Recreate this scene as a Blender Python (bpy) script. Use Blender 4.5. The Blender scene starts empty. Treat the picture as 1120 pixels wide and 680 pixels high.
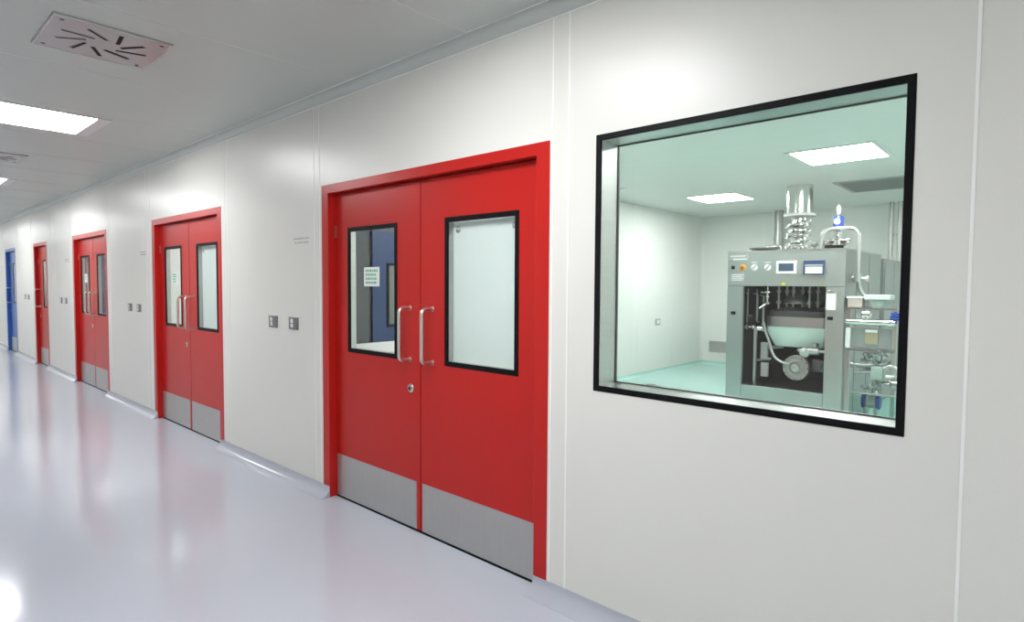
import bpy, bmesh, math, random
from mathutils import Vector, Matrix
random.seed(7)
PI = math.pi
scene = bpy.context.scene
COL = scene.collection

# ------------------------------------------------------------------ camera
EYE = 1.64
F_PX = 651.98
yaw, pitch, roll = .7369, -.04528, .00644
Fw = Vector((-math.sin(yaw)*math.cos(pitch), math.cos(yaw)*math.cos(pitch), math.sin(pitch)))
R0 = Fw.cross(Vector((0, 0, 1))).normalized()
U0 = R0.cross(Fw)
Rv = R0*math.cos(roll) + U0*math.sin(roll)
Uv = -R0*math.sin(roll) + U0*math.cos(roll)
cd = bpy.data.cameras.new('camera')
cam = bpy.data.objects.new('camera', cd)
COL.objects.link(cam)
cd.sensor_width = 36
cd.lens = 36*F_PX/1120
cd.clip_start = .02
cam.matrix_world = Matrix(((Rv.x, Uv.x, -Fw.x, 0), (Rv.y, Uv.y, -Fw.y, 0), (Rv.z, Uv.z, -Fw.z, EYE), (0, 0, 0, 1)))
scene.camera = cam


def at(px, py, Y):
    """point of the photograph's pixel on the upright plane at distance Y"""
    d = Rv*((px-560)/F_PX) - Uv*((py-340)/F_PX) + Fw
    d = d*(Y/d.y)
    return Vector((d.x, d.y, d.z+EYE))


# ------------------------------------------------------------------ materials
def mat(name, color, rough=.5, metal=0., var=0., vscale=3., bump=0., bscale=60., spec=.5, stretch=None, coat=0., emit=None, estr=0., rvar=0.):
    m = bpy.data.materials.new(name)
    m.use_nodes = True
    nt = m.node_tree
    b = nt.nodes['Principled BSDF']
    b.inputs['Base Color'].default_value = (*color, 1)
    b.inputs['Roughness'].default_value = rough
    b.inputs['Metallic'].default_value = metal
    b.inputs['Specular IOR Level'].default_value = spec
    b.inputs['Coat Weight'].default_value = coat
    b.inputs['Coat Roughness'].default_value = .08
    if emit:
        b.inputs['Emission Color'].default_value = (*emit, 1)
        b.inputs['Emission Strength'].default_value = estr
    tc = nt.nodes.new('ShaderNodeTexCoord')
    mp = nt.nodes.new('ShaderNodeMapping')
    if stretch:
        mp.inputs['Scale'].default_value = stretch
    nt.links.new(tc.outputs['Object'], mp.inputs['Vector'])
    if var or rvar:
        n = nt.nodes.new('ShaderNodeTexNoise')
        n.inputs['Scale'].default_value = vscale
        n.inputs['Detail'].default_value = 4
        nt.links.new(mp.outputs['Vector'], n.inputs['Vector'])
        if var:
            r = nt.nodes.new('ShaderNodeMix')
            r.data_type = 'RGBA'
            r.inputs['A'].default_value = (*[c*(1-var) for c in color], 1)
            r.inputs['B'].default_value = (*[min(1, c*(1+var)) for c in color], 1)
            nt.links.new(n.outputs['Fac'], r.inputs['Factor'])
            nt.links.new(r.outputs['Result'], b.inputs['Base Color'])
        if rvar:
            q = nt.nodes.new('ShaderNodeMapRange')
            q.inputs['To Min'].default_value = max(.02, rough-rvar)
            q.inputs['To Max'].default_value = rough+rvar
            nt.links.new(n.outputs['Fac'], q.inputs['Value'])
            nt.links.new(q.outputs['Result'], b.inputs['Roughness'])
    if bump:
        n2 = nt.nodes.new('ShaderNodeTexNoise')
        n2.inputs['Scale'].default_value = bscale
        n2.inputs['Detail'].default_value = 3
        bp = nt.nodes.new('ShaderNodeBump')
        bp.inputs['Strength'].default_value = bump
        bp.inputs['Distance'].default_value = .002
        nt.links.new(mp.outputs['Vector'], n2.inputs['Vector'])
        nt.links.new(n2.outputs['Fac'], bp.inputs['Height'])
        nt.links.new(bp.outputs['Normal'], b.inputs['Normal'])
    return m


def glass(name, tint):
    m = bpy.data.materials.new(name)
    m.use_nodes = True
    nt = m.node_tree
    nt.nodes.clear()
    out = nt.nodes.new('ShaderNodeOutputMaterial')
    mx = nt.nodes.new('ShaderNodeMixShader')
    tr = nt.nodes.new('ShaderNodeBsdfTransparent')
    tr.inputs['Color'].default_value = (*tint, 1)
    gl = nt.nodes.new('ShaderNodeBsdfGlossy')
    gl.inputs['Roughness'].default_value = .01
    fr = nt.nodes.new('ShaderNodeFresnel')
    fr.inputs['IOR'].default_value = 1.45
    ge = nt.nodes.new('ShaderNodeNewGeometry')
    s = nt.nodes.new('ShaderNodeMath'); s.operation = 'SUBTRACT'; s.inputs[0].default_value = 1
    p = nt.nodes.new('ShaderNodeMath'); p.operation = 'MULTIPLY'
    nt.links.new(ge.outputs['Backfacing'], s.inputs[1])
    nt.links.new(fr.outputs[0], p.inputs[0]); nt.links.new(s.outputs[0], p.inputs[1])
    nt.links.new(p.outputs[0], mx.inputs[0])
    nt.links.new(tr.outputs[0], mx.inputs[1]); nt.links.new(gl.outputs[0], mx.inputs[2])
    nt.links.new(mx.outputs[0], out.inputs[0])
    return m


M = {}
M['wall'] = mat('wall_paint', (.715, .71, .67), .32, var=.008, vscale=.8, spec=.42)
M['wall_room'] = mat('room_wall_paint', (.79, .785, .76), .5, var=.012, vscale=1.)
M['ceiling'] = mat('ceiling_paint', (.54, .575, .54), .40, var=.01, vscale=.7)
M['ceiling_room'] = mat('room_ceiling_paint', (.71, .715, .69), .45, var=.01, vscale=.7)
M['joint'] = mat('white_sealant', (.88, .88, .86), .35, var=.02, vscale=12)
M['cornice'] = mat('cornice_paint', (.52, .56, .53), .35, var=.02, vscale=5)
M['floor'] = mat('epoxy_floor', (.485, .515, .585), .13, var=.02, vscale=.7, spec=.5, rvar=.03)
M['cove'] = mat('cove_vinyl', (.43, .45, .51), .2, var=.03, vscale=4)
M['floor_room'] = mat('mint_floor', (.44, .68, .63), .2, var=.03, vscale=1.2, rvar=.04)
M['red'] = mat('red_paint', (.47, .013, .010), .30, spec=.32, var=.04, vscale=2.5, bump=.05, bscale=160)
M['blue'] = mat('blue_paint', (.02, .11, .42), .3, var=.04, vscale=2.5)
M['black'] = mat('black_gasket', (.006, .006, .007), .5, spec=.1, var=.2, vscale=20)
M['steel'] = mat('brushed_steel', (.50, .50, .49), .36, 1., var=.08, vscale=6, stretch=(1, 1, 14), rvar=.06)
M['kick'] = mat('satin_kick_steel', (.52, .52, .51), .42, .85, var=.07, vscale=7, stretch=(12, 12, 1), rvar=.05)
M['handle'] = mat('satin_handle_steel', (.66, .64, .60), .33, 1., var=.05, vscale=30)
M['chrome'] = mat('polished_steel', (.70, .70, .68), .2, 1., var=.08, vscale=14)
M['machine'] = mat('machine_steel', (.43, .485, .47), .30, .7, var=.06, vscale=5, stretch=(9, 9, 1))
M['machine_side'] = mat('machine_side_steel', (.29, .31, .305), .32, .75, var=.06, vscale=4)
M['dark'] = mat('dark_interior', (.06, .06, .06), .45, .3, var=.3, vscale=6)
M['darkmetal'] = mat('dark_metal', (.12, .12, .12), .35, .8, var=.2, vscale=9)
M['tub'] = mat('mint_reflection_enamel', (.74, .88, .82), .35, .1, var=.05, vscale=5)  # mint floor reflection and extra brightness are put into the colour
M['white'] = mat('white_plastic', (.82, .83, .82), .35, var=.03, vscale=9)
M['grey'] = mat('grey_plastic', (.17, .17, .18), .4, var=.05, vscale=15)
M['midgrey'] = mat('mid_grey_paint', (.25, .27, .265), .45, var=.04, vscale=4)
M['print'] = mat('grey_print', (.42, .42, .41), .6, var=.05, vscale=30)
M['bluep'] = mat('blue_enamel', (.02, .06, .33), .35, var=.06, vscale=9)
M['navy'] = mat('navy_plastic', (.03, .06, .15), .35, var=.06, vscale=9)
M['screen'] = mat('screen_glass', (.06, .09, .14), .15, var=.2, vscale=9)
M['yellow'] = mat('yellow_plastic', (.75, .65, .05), .4, var=.05, vscale=9)
M['amber'] = mat('amber_plastic', (.80, .42, .06), .4, var=.05, vscale=9)
M['rust'] = mat('rust_button', (.40, .12, .03), .4, var=.05, vscale=9)
M['paper'] = mat('paper', (.80, .83, .82), .7, var=.03, vscale=9)
M['green'] = mat('green_print', (.20, .48, .30), .6, var=.1, vscale=40)
M['pink'] = mat('pale_pink_plastic', (.50, .42, .39), .5, var=.05, vscale=9)
M['sheet'] = mat('white_film_sheet', (.80, .86, .83), .35, var=.02, vscale=3)
M['ceiling_joint'] = mat('ceiling_sealant', (.72, .74, .71), .4, var=.02)
M['pipe_dark'] = mat('dull_steel', (.30, .32, .31), .35, .9, var=.25, vscale=25)
M['valve_grey'] = mat('grey_green_enamel', (.30, .38, .34), .4, var=.15, vscale=12)
M['tray'] = mat('pale_grey_plastic', (.56, .60, .60), .4, var=.03)
M['lamp_frame'] = mat('lamp_frame', (.70, .70, .70), .4, var=.02)
M['inner_blue'] = mat('dimmed_blue_paint', (.012, .035, .11), .4, var=.04)  # blue darkened to carry the dim view behind the nearest door pane
M['inner_pane'] = mat('inner_pane', (.12, .13, .12), .3, var=.04)
M['slate'] = mat('dimmed_slate', (.055, .062, .068), .4, var=.05, vscale=3)  # dimness behind the door pane is put into this dark colour
M['pipe_white'] = mat('satin_pipe', (.52, .52, .50), .3, .8, var=.05, vscale=9)
M['beige'] = mat('beige_label', (.36, .31, .21), .5, var=.12, vscale=25)
M['glass_big'] = glass('green_tinted_glass', (.974, .990, .985))
M['glass_door'] = glass('door_glass', (.95, .97, .965))
M['acrylic'] = glass('acrylic_guard', (.80, .90, .88))
M['lamp'] = mat('lamp_diffuser', (.9, .9, .9), .4, var=.01, emit=(.985, .99, 1.), estr=24.5)
M['lamp_room'] = mat('room_lamp_diffuser', (.9, .9, .9), .4, var=.01, emit=(1., .985, .97), estr=38.)


# ------------------------------------------------------------------ mesh builder (world coordinates)
class MB:
    def __init__(s):
        s.bm = bmesh.new()

    def box(s, x0, x1, y0, y1, z0, z1, bev=0.):
        v = [s.bm.verts.new((x, y, z)) for x in (x0, x1) for y in (y0, y1) for z in (z0, z1)]
        fs = [s.bm.faces.new([v[i] for i in f]) for f in ((0, 1, 3, 2), (4, 6, 7, 5), (0, 4, 5, 1), (2, 3, 7, 6), (0, 2, 6, 4), (1, 5, 7, 3))]
        if bev:
            es = list({e for f in fs for e in f.edges})
            bmesh.ops.bevel(s.bm, geom=es, offset=bev, segments=2, affect='EDGES', profile=.5)
        return s

    def lathe(s, prof, c, axis='z', n=24):
        """prof: list of (radius, height along the axis)"""
        rings = []
        for r, h in prof:
            ring = []
            for k in range(n):
                a = 2*PI*k/n
                u, w = max(r, 1e-4)*math.cos(a), max(r, 1e-4)*math.sin(a)
                p = {'z': (u, w, h), 'y': (w, h, u), 'x': (h, u, w)}[axis]
                ring.append(s.bm.verts.new((c[0]+p[0], c[1]+p[1], c[2]+p[2])))
            rings.append(ring)
        for a, b in zip(rings, rings[1:]):
            for k in range(n):
                s.bm.faces.new((a[k], a[(k+1) % n], b[(k+1) % n], b[k]))
        s.bm.faces.new(rings[0][::-1]); s.bm.faces.new(rings[-1])
        return s

    def cyl(s, c, r, h0, h1, axis='z', n=24):
        return s.lathe([(r, h0), (r, h1)], c, axis, n)

    def tube(s, pts, r, n=12):
        P = [Vector(p) for p in pts]
        T = []
        for i in range(len(P)):
            a = (P[i]-P[i-1]).normalized() if i else Vector((0, 0, 0))
            b = (P[i+1]-P[i]).normalized() if i < len(P)-1 else Vector((0, 0, 0))
            T.append((a+b).normalized())
        up = Vector((0, 0, 1)) if abs(T[0].z) < .9 else Vector((1, 0, 0))
        N = T[0].cross(up).normalized()
        rings = []
        for i, p in enumerate(P):
            N = (N - T[i]*N.dot(T[i])).normalized()
            B = T[i].cross(N)
            rings.append([s.bm.verts.new(p + (N*math.cos(2*PI*k/n)+B*math.sin(2*PI*k/n))*r) for k in range(n)])
        for a, b in zip(rings, rings[1:]):
            for k in range(n):
                s.bm.faces.new((a[k], a[(k+1) % n], b[(k+1) % n], b[k]))
        s.bm.faces.new(rings[0][::-1]); s.bm.faces.new(rings[-1])
        return s

    def torus(s, c, R, r, axis='z', n=28, m=10):
        rings = []
        for k in range(n):
            a = 2*PI*k/n
            ring = []
            for j in range(m):
                b = 2*PI*j/m
                u, w, h = (R+r*math.cos(b))*math.cos(a), (R+r*math.cos(b))*math.sin(a), r*math.sin(b)
                p = {'z': (u, w, h), 'y': (w, h, u), 'x': (h, u, w)}[axis]
                ring.append(s.bm.verts.new((c[0]+p[0], c[1]+p[1], c[2]+p[2])))
            rings.append(ring)
        for k in range(n):
            a, b = rings[k], rings[(k+1) % n]
            for j in range(m):
                s.bm.faces.new((a[j], a[(j+1) % m], b[(j+1) % m], b[j]))
        return s

    def prism(s, poly, x0, x1, axis='x'):
        """poly in (y,z) swept along x, in (x,y) swept along z, or in (x,z) swept along y"""
        f = {'x': lambda p, t: (t, p[0], p[1]), 'z': lambda p, t: (p[0], p[1], t), 'y': lambda p, t: (p[0], t, p[1])}[axis]
        a = [s.bm.verts.new(f(p, x0)) for p in poly]
        b = [s.bm.verts.new(f(p, x1)) for p in poly]
        n = len(poly)
        for i in range(n):
            s.bm.faces.new((a[i], a[(i+1) % n], b[(i+1) % n], b[i]))
        s.bm.faces.new(a[::-1]); s.bm.faces.new(b)
        return s

    def slab(s, x0, x1, z0, z1, y0, y1, holes):
        """upright slab between y0 and y1 with rectangular openings (hx0,hx1,hz0,hz1)"""
        xs = sorted({x0, x1} | {h[i] for h in holes for i in (0, 1) if x0 < h[i] < x1})
        zs = sorted({z0, z1} | {h[i] for h in holes for i in (2, 3) if z0 < h[i] < z1})
        V = {}
        def v(x, y, z):
            k = (round(x, 5), round(y, 5), round(z, 5))
            if k not in V: V[k] = s.bm.verts.new((x, y, z))
            return V[k]
        def solid(i, j):
            if not (0 <= i < len(xs)-1 and 0 <= j < len(zs)-1): return False
            cx, cz = (xs[i]+xs[i+1])/2, (zs[j]+zs[j+1])/2
            return not any(h[0] < cx < h[1] and h[2] < cz < h[3] for h in holes)
        for i in range(len(xs)-1):
            for j in range(len(zs)-1):
                if not solid(i, j): continue
                a, b, c, d = xs[i], xs[i+1], zs[j], zs[j+1]
                s.bm.faces.new((v(a, y0, c), v(b, y0, c), v(b, y0, d), v(a, y0, d)))
                s.bm.faces.new((v(a, y1, c), v(a, y1, d), v(b, y1, d), v(b, y1, c)))
                if not solid(i-1, j): s.bm.faces.new((v(a, y0, c), v(a, y0, d), v(a, y1, d), v(a, y1, c)))
                if not solid(i+1, j): s.bm.faces.new((v(b, y0, c), v(b, y1, c), v(b, y1, d), v(b, y0, d)))
                if not solid(i, j-1): s.bm.faces.new((v(a, y0, c), v(a, y1, c), v(b, y1, c), v(b, y0, c)))
                if not solid(i, j+1): s.bm.faces.new((v(a, y0, d), v(b, y0, d), v(b, y1, d), v(a, y1, d)))
        return s

    def build(s, name, m, parent=None, smooth=True, label=None, bevel=0.):
        bmesh.ops.recalc_face_normals(s.bm, faces=s.bm.faces[:])
        me = bpy.data.meshes.new(name)
        if parent is not None:
            root = parent
            while root.parent: root = root.parent
            off = root.location.copy()
        else:
            vs = [v.co for v in s.bm.verts]
            off = Vector(((min(v.x for v in vs)+max(v.x for v in vs))/2, (min(v.y for v in vs)+max(v.y for v in vs))/2, min(v.z for v in vs)))
        bmesh.ops.translate(s.bm, verts=s.bm.verts[:], vec=-off)
        if smooth:
            for f in s.bm.faces: f.smooth = True
            for e in s.bm.edges:
                if len(e.link_faces) == 2 and e.calc_face_angle(0) > .6: e.smooth = False
        s.bm.to_mesh(me); s.bm.free()
        me.materials.append(m)
        o = bpy.data.objects.new(name, me)
        COL.objects.link(o)
        if parent is None: o.location = off
        else: o.parent = parent
        if label: o['label'] = label
        if bevel:
            md = o.modifiers.new('bevel', 'BEVEL'); md.width = bevel; md.segments = 2; md.limit_method = 'ANGLE'
        return o


def thing(name, loc, label, cat, group=None, kind=None):
    o = bpy.data.objects.new(name, None)
    o.empty_display_size = .1
    COL.objects.link(o)
    o.location = loc
    return tag(o, label, cat, group, kind)


def tag(o, label=None, cat=None, group=None, kind=None):
    for k, v in (('label', label), ('category', cat), ('group', group), ('kind', kind)):
        if v: o[k] = v
    return o


def copy_tree(o, parent=None):
    c = o.copy()
    COL.objects.link(c)
    if parent is not None: c.parent = parent
    for ch in list(o.children): copy_tree(ch, c)
    return c


def dup(o, loc, label, group=None):
    c = copy_tree(o)
    c.location = loc
    c['label'] = label
    if group: c['group'] = group
    return c


def struct(o): return tag(o, kind='structure')


def arc(c, r, a0, a1, u, v, n=8):
    c, u, v = Vector(c), Vector(u), Vector(v)
    return [c + u*(r*math.cos(a0+(a1-a0)*k/n)) + v*(r*math.sin(a0+(a1-a0)*k/n)) for k in range(n+1)]


def rounded(pts, r, n=6):
    """polyline with rounded corners"""
    P = [Vector(p) for p in pts]
    out = [P[0]]
    for i in range(1, len(P)-1):
        a, b, c = P[i-1], P[i], P[i+1]
        d1, d2 = (a-b), (c-b)
        q = min(r, d1.length*.49, d2.length*.49)
        p1, p2 = b+d1.normalized()*q, b+d2.normalized()*q
        for k in range(n+1):
            t = k/n
            out.append(p1*(1-t)**2 + b*2*t*(1-t) + p2*t*t)
    out.append(P[-1])
    return out


# ------------------------------------------------------------------ the shell
YW, YB, CEIL = 2.40, 2.56, 3.04          # corridor face and room face of the long wall
XR, XF, YL = 3.2, -26.0, -1.25
ROOM_L, ROOM_B, ROOM_R = -5.45, 11.9, 1.6
FARROOM = -20.0

DOORS = [  # x0, x1 outer frame, colour
    (-4.135, -1.922, 'red'), (-7.99, -5.985, 'red'), (-11.85, -9.90, 'red'), (-15.0, -13.78, 'red'), (-18.3, -17.0, 'blue')]
TOP = 2.372
WIN = (-1.640, -.362, 1.126, 2.350)       # window outer

holes = [(a, b, -.01, TOP) for a, b, c in DOORS] + [WIN]
b = MB(); b.slab(XF, XR, 0, CEIL, YW, YB, holes)
wr = struct(b.build('wall_right', M['wall'], smooth=False))
b = MB(); b.box(XF, XR, YL-.1, YL, 0, CEIL); struct(b.build('wall_left', M['wall'], smooth=False))
b = MB(); b.box(XF-.1, XF, YL, YB, 0, CEIL); struct(b.build('wall_far', M['wall'], smooth=False))
b = MB(); b.box(XR, XR+.1, YL-.1, YB, 0, CEIL); struct(b.build('wall_near', M['wall'], smooth=False))
b = MB(); b.box(XF-.1, XR+.1, YL-.1, YW+.0, -.1, 0)
for a, c, _ in DOORS: b.box(a, c, YW, YB-.05, -.1, 0)
struct(b.build('floor', M['floor'], smooth=False))
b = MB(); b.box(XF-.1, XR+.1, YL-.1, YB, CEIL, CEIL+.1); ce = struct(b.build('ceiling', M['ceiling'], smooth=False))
# white sealant lines between ceiling panels
k = 0
x = -2.472+1.18*4
while x > XF:
    b = MB(); b.box(x-.004, x+.004, YL, YW-.06, CEIL-.0015, CEIL+.01); j = b.build('ceiling_joint', M['ceiling_joint'], ce, smooth=False)
    x -= 1.18
b = MB(); b.box(XF, XR, -.16, -.152, CEIL-.0015, CEIL+.01); b.build('ceiling_joint', M['ceiling_joint'], ce, smooth=False)
# cornice: concave cove between wall and ceiling
r = .06
poly = [(YW, CEIL-r), (YW, CEIL), (YW-r, CEIL)] + [(YW-r+(r)*(1-math.cos(t))*1.0, CEIL-r*(math.sin(t))) for t in [PI/2*k/8 for k in range(1, 8)]]
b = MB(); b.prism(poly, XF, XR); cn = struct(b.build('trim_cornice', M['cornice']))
b = MB(); b.box(XF, XR, YW-.0035, YW+.001, CEIL-r-.008, CEIL-r+.001); b.build('sealant_line', M['joint'], cn, smooth=False)
b = MB(); b.box(XF, XR, YW-r-.009, YW-r+.001, CEIL-.003, CEIL+.001); b.build('sealant_line', M['joint'], cn, smooth=False)
# wall joints
for x, w in ((-1.905, .010), (-1.803, .010), (-.20, .010), (-4.245, .007), (-4.165, .007), (-5.90, .008), (-5.815, .008),
             (-8.20, .010), (-8.06, .010), (-9.76, .012), (-9.85, .01), (-11.97, .012), (-13.1, .014), (-13.45, .014), (-15.2, .014), (-16.7, .015), (-18.6, .015), (1.0, .01), (2.2, .01)):
    b = MB(); b.box(x-w/2, x+w/2, YW-.002, YW+.001, .085, CEIL-r-.008); b.build('wall_joint', M['joint'], wr, smooth=False)


# cove skirting, one length between each pair of doors
def cove(x0, x1, name='baseboard_right', yw=YW, sgn=-1, m='cove', rr=.078):
    poly = [(yw, -.004), (yw, rr+.006), (yw+sgn*.006, rr+.006)]
    for k in range(11):
        t = PI/2*k/10
        poly.append((yw+sgn*(.006+rr*(1-math.cos(t))), .0008+rr*(1-math.sin(t))))
    poly.append((yw+sgn*(.006+rr), -.004))
    b = MB(); b.prism(poly, x0, x1)
    return struct(b.build(name, M[m]))


ends = [XR] + [v for a, c, _ in DOORS for v in (c-.088, a+.088)] + [XF]
for i in range(0, len(ends), 2):
    cove(ends[i+1], ends[i])
cove(XF, XR, 'baseboard_left', YL, 1)

# equipment room behind the window
b = MB(); b.box(ROOM_L-.1, ROOM_R, YB-.05, ROOM_B+.1, -.1, 0)
struct(b.build('floor', M['floor_room'], smooth=False))
b = MB(); b.box(ROOM_L-.1, ROOM_R, YB, ROOM_B+.1, CEIL, CEIL+.1); cr = struct(b.build('ceiling', M['ceiling_room'], smooth=False))
b = MB(); b.box(ROOM_L-.1, ROOM_L, YB, ROOM_B+.1, 0, CEIL); wl = struct(b.build('wall_room_left', M['wall_room'], smooth=False))
b = MB(); b.box(ROOM_L, ROOM_R, ROOM_B, ROOM_B+.1, 0, CEIL); wb = struct(b.build('wall_room_back', M['wall_room'], smooth=False))
b = MB(); b.box(ROOM_R, ROOM_R+.1, YB, ROOM_B+.1, 0, CEIL); struct(b.build('wall_room_right', M['wall_room'], smooth=False))
for y in (6.9, 8.1, 9.35, 10.6):
    b = MB(); b.box(ROOM_L-.001, ROOM_L+.002, y-.005, y+.005, .09, CEIL); b.build('wall_joint', M['joint'], wl, smooth=False)
for x in (-4.2, -3.0, -1.8, -.6):
    b = MB(); b.box(x-.005, x+.005, ROOM_B-.002, ROOM_B+.001, .09, CEIL); b.build('wall_joint', M['joint'], wb, smooth=False)
b = MB()
b.prism([(ROOM_L, 0), (ROOM_L+.07, 0)] + [(ROOM_L+.07-.07*math.sin(t), .07-.07*math.cos(t)) for t in [PI/2*k/6 for k in range(1, 7)]], YB, ROOM_B, 'y')
struct(b.build('baseboard_room_left', M['floor_room']))
cove(ROOM_L, ROOM_R, 'baseboard_room_back', ROOM_B, -1, 'floor_room', .07)
b = MB(); b.prism([(ROOM_L, ROOM_B), (ROOM_L+.07, ROOM_B)] + [(ROOM_L+.07*(1-math.sin(t)), ROOM_B-.07*(1-math.cos(t))) for t in [PI/2*k/6 for k in range(1, 7)]], .07, CEIL, 'z')
struct(b.build('trim_corner', M['wall_room']))

# rooms behind the farther doors
for x0, x1, nm in ((-9.0, ROOM_L-.1, 'changing'), (-12.9, -9.1, 'packing'), (FARROOM, -13.0, 'service')):
    b = MB(); b.box(x0, x1, YB-.05, 6.1, -.1, 0); struct(b.build('floor', M['floor_room'], smooth=False))
    b = MB(); b.box(x0, x1, YB, 6.1, CEIL, CEIL+.1); struct(b.build('ceiling', M['ceiling_room'], smooth=False))
    b = MB(); b.box(x0, x1, 6.0, 6.1, 0, CEIL); struct(b.build('wall_%s_back' % nm, M['wall_room'], smooth=False))
    b = MB(); b.box(x0-.1, x0, YB, 6.1, 0, CEIL); struct(b.build('wall_%s_left' % nm, M['wall_room'], smooth=False))


# ------------------------------------------------------------------ doors
def rect_frame(b, x0, x1, z0, z1, w, y0, y1):
    b.slab(x0, x1, z0, z1, y0, y1, [(x0+w, x1-w, z0+w, z1-w)])
    return b


LY = 2.457     # leaf face


def make_door(n, x0, x1, colour, label, single=False, sheet=True, sticker=True):
    c = M[colour]
    root = thing('door_%d' % n, ((x0+x1)/2, YW, 0), label, 'door', None, 'structure')
    fw = .09
    b = MB()
    b.slab(x0, x1, 0, TOP, YW-.003, YW+.05, [(x0+fw, x1-fw, -.1, TOP-.066)])
    b.slab(x0+.06, x1-.06, 0, TOP-.04, YW+.045, YB+.003, [(x0+fw-.0, x1-fw+.0, -.1, TOP-.062)])
    b.slab(x0+.03, x1-.03, 0, TOP-.04, LY+.052, LY+.07, [(x0+fw+.02, x1-fw-.02, -.1, TOP-.08)])
    b.build('door_frame', c, root, smooth=False, bevel=.003)
    # hairline where head and post of the frame meet
    a0, a1 = x0+fw+.003, x1-fw-.003
    mid = (a0+a1)/2
    leaves = [(a0, a1, 0)] if single else [(a0, mid-.004, 1), (mid+.004, a1, -1)]
    b = MB(); b.box(a0-.003, a1+.003, LY-.002, LY+.045, 0.0, .0125); b.build('threshold_seal', M['black'], root, smooth=False)
    for (l0, l1, side) in leaves:
        w = l1-l0
        if single: wx0, wx1 = l1-.62, l1-.13
        elif side == 1: wx0, wx1 = l0+.165*w/.98, l0+.745*w/.98
        else: wx0, wx1 = l0+.225*w/.98, l0+.820*w/.98
        z0, z1 = 1.128, 2.046
        b = MB(); b.slab(l0, l1, .015, TOP-.07, LY, LY+.048, [(wx0+.012, wx1-.012, z0+.012, z1-.012)])
        leaf = b.build('door_leaf', c, root, smooth=False, bevel=.0015)
        if side == 1 or single:
            b = MB(); b.box(l0+.004, l0+.018, LY-.006, LY+.003, 1.98, 2.07)
            b.build('hinge', M['steel'], leaf, smooth=False)
        b = MB(); rect_frame(b, wx0, wx1, z0, z1, .03, LY-.004, LY+.008); b.build('window_gasket', M['black'], leaf, smooth=False, bevel=.002)
        b = MB(); rect_frame(b, wx0+.0125, wx1-.0125, z0+.0125, z1-.0125, .016, LY+.009, LY+.05); b.build('window_liner', M['steel'], leaf, smooth=False)
        b = MB(); b.box(wx0+.028, wx1-.028, LY+.001, LY+.006, z0+.028, z1-.028); b.build('window_glass', M['glass_door'], leaf, smooth=False)
        if sheet and side == -1:
            b = MB(); b.box(wx0+.03, wx1-.03, LY+.046, LY+.049, z0+.03, z1-.03); b.build('covering_sheet', M['sheet'], leaf, smooth=False, label='plain white sheet covering the window from behind')
            for cx in (wx0+.072, wx1-.072):
                b = MB(); b.lathe([(.021, 0), (.021, -.003), (.012, -.008), (.004, -.014)], (cx, LY+.046, z1-.075), 'y', 20)
                b.build('suction_cup', M['print'], leaf)
        # kick plate
        k0, k1 = (l0+.012, l1-.035) if side == 1 else ((l0+.016, l1-.012))
        b = MB(); b.box(k0, k1, LY-.0025, LY+.001, .016, .334); b.build('kick_plate', M['kick'], leaf, smooth=False)
        # pull handle
        if single: hx = l0+.12
        else: hx = mid-.118*side+(.008 if side == 1 else 0)
        b = MB()
        b.tube(rounded([(hx, LY+.002, 1.478), (hx, LY-.088, 1.478), (hx, LY-.088, 1.137), (hx, LY+.002, 1.137)], .035, 7), .0125, 14)
        for z in (1.478, 1.137): b.cyl((hx, LY, z), .017, -.004, .001, 'y', 18)
        b.build('pull_handle', M['handle'], leaf)
        if side == 1 or single:
            cx = mid-.098 if not single else l0+.12
            b = MB(); b.lathe([(.029, .002), (.029, -.006), (.024, -.011), (.012, -.012), (.011, -.017), (.0, -.017)], (cx, LY, .947), 'y', 24)
            lk = b.build('lock_cylinder', M['handle'], leaf)
            b = MB(); b.box(cx-.002, cx+.002, LY-.0185, LY-.0168, .939, .953); b.cyl((cx, LY-.0165, .947), .0125, -.0005, .001, 'y', 18); b.build('keyhole', M['black'], lk, smooth=False)
        if sticker and (side == 1):
            sx = wx0+(.202 if n == 1 else .25)*w/.98
            b = MB(); b.box(sx, sx+.18*w/.98, LY-.001, LY+.0005, 1.617, 1.753)
            st = b.build('notice_sticker', M['paper'], leaf, smooth=False, label='white notice sticker printed in green')
            # unreadable green print in short lines
            b = MB()
            for q in range(4):
                zz = 1.727-.028*q
                xx = sx+.02*w/.98
                while xx < sx+.145*w/.98:
                    ln = random.uniform(.012, .034)
                    b.box(xx, min(xx+ln, sx+.16*w/.98), LY-.0018, LY-.0008, zz-.009, zz+.009)
                    xx += ln+.006
            b.build('notice_print', M['green'], st, smooth=False)
    return root


make_door(1, *DOORS[0][:2], 'red', 'nearest red double door, beside the large window, with a white sheet behind its right pane')
make_door(2, *DOORS[1][:2], 'red', 'second red double door from the large window, past the two grey switch plates')
make_door(3, *DOORS[2][:2], 'red', 'third and farthest red double door along the corridor wall', sheet=False)
make_door(4, *DOORS[3][:2], 'red', 'narrow single-leaf red door between the farthest double door and the blue door', single=True, sheet=False, sticker=False)
make_door(5, *DOORS[4][:2], 'blue', 'blue single door at the far left end of the corridor wall', single=True, sheet=False, sticker=False)

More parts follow.
